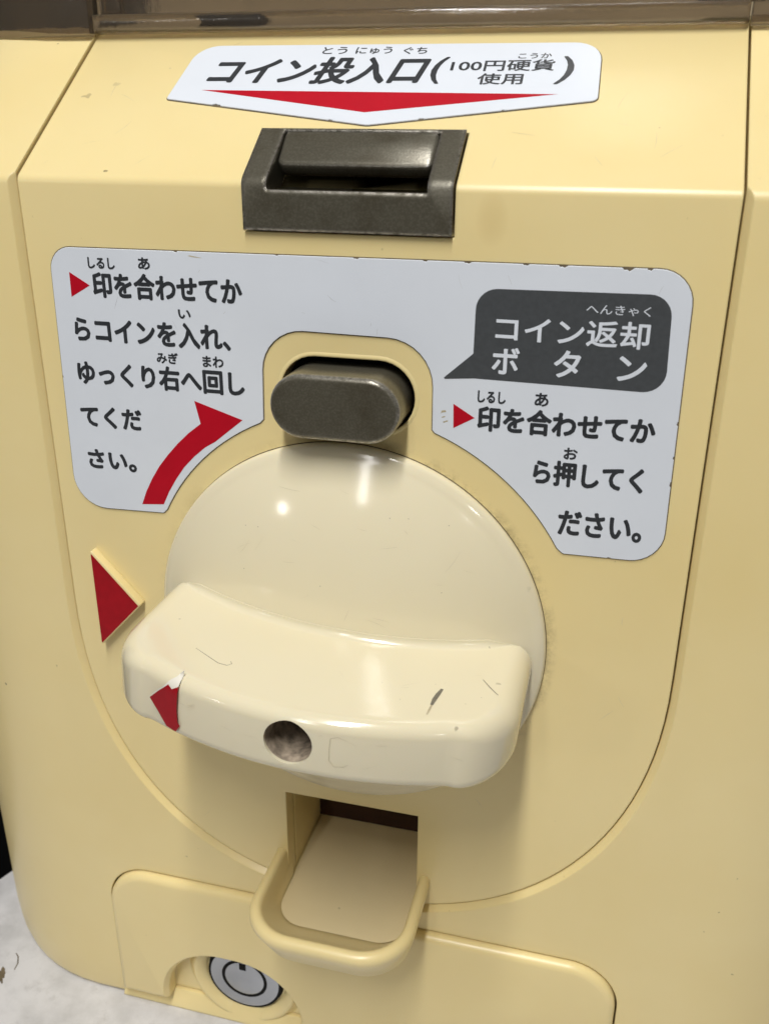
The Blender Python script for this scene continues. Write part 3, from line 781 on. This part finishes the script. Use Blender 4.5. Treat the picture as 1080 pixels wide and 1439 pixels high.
# --- small wear: stain on the table, fine scratches
link('dark_stain', sheet(blot(-81.8, -3.4, .75, 2.0, .5, 22, .35), on_table, .0, .03), 'grime', table, 0)
link('dark_stain', stroke([(-82.3, 3.0), (-81.2, 2.2), (-80.2, .6), (-79.9, -1.2)], .16, on_table, .03), 'grime', table, 0)
def scratches(name, spots, fn, h, parent, mat='scratch'):
    bm = bmesh.new()
    for (u, v, L, a, w) in spots:
        bend = rng.uniform(-.25, .25); path = []
        for k in range(6):
            t = k / 5; path.append((u + math.cos(a + bend * t) * L * t, v + math.sin(a + bend * t) * L * t))
        Ls = []
        for i, (x, y) in enumerate(path):
            ww = w * (.25 + .75 * math.sin(math.pi * (i + .5) / 6)); nx, ny = -math.sin(a), math.cos(a)
            Ls.append((bm.verts.new(fn(x + nx * ww, y + ny * ww, h)), bm.verts.new(fn(x - nx * ww, y - ny * ww, h))))
        for p_, q_ in zip(Ls, Ls[1:]): bm.faces.new((p_[0], p_[1], q_[1], q_[0]))
    return tag(link(name, fix(bm), mat, parent, 0), None, None, None, 'stuff')
def on_dome(u, v, h): return W(u, dome_y(math.hypot(u, v)) - 1.0 - h, v)
MAT['hair'] = paint('hairline_scratch', (.66, .59, .42), .5, .3, .3, 500)
MAT['hair_grey'] = paint('grey_hairline', (.56, .58, .60), .5, .3, .3, 500)
sp = [(rng.uniform(-26, 26), rng.uniform(7, 27), rng.uniform(.8, 4), rng.uniform(-.6, .6) + (1.2 if rng.random() < .4 else 0), rng.uniform(.012, .03)) for _ in range(20)]
scratches('hairline_scratches', [q for q in sp if math.hypot(q[0], q[1]) < 28], on_dome, .02, dial, 'hair')
scratches('hairline_scratches', [(rng.uniform(-25, 25), rng.uniform(-25, -12), rng.uniform(.6, 3.5), rng.uniform(-3, 3), rng.uniform(.012, .035)) for _ in range(14)], on_grip_top, .02, dial, 'hair')
scratches('hairline_scratches', [(rng.uniform(-20, 24), rng.uniform(-3.6, 3.4), rng.uniform(.5, 2.5), rng.uniform(-.4, .4), rng.uniform(.012, .03)) for _ in range(12)], on_grip_front, .02, dial, 'hair')
scratches('dark_scuffs', [(12.5, 3.1, .9, .05, .05), (14.2, 3.0, 1.2, -.02, .05), (2.5, 5.6, .5, .2, .05)], on_dome, .03, dial, 'smudge')
scratches('pits', [(rng.uniform(-24, 26), rng.uniform(-25, -13), .12, 0, .05) for _ in range(9)], on_grip_top, .02, dial, 'smudge')
scratches('pits', [(rng.uniform(-24, 24), rng.uniform(9, 24), .14, 0, .055) for _ in range(8)], on_dome, .02, dial, 'smudge')
sp = [(rng.uniform(-48, 48), rng.uniform(-56, 15), rng.uniform(.8, 5), rng.uniform(-3, 3), rng.uniform(.012, .03)) for _ in range(40)]
scratches('hairline_scratches', [q for q in sp if math.hypot(q[0], q[1]) > 38 and abs(q[0]) / 46 + abs(q[1]) / 70 < 1.25 and not (abs(q[0]) < 18 and q[1] < -30)], on_front, .015, panel, 'hair')
sp = [(rng.uniform(-48, 48), rng.uniform(3, 33), rng.uniform(.8, 4), rng.uniform(-3, 3), rng.uniform(.012, .028)) for _ in range(30)]
scratches('hairline_scratches', [q for q in sp if not (abs(q[0]) < 20 and q[1] < 16)], on_slope, .015, panel, 'hair')
scratches('grey_smear', [(rng.uniform(-44, 46), rng.uniform(50, 60), rng.uniform(.5, 2.5), rng.uniform(-3, 3), rng.uniform(.012, .03)) for _ in range(14)], on_front, .243, ins, 'hair_grey')
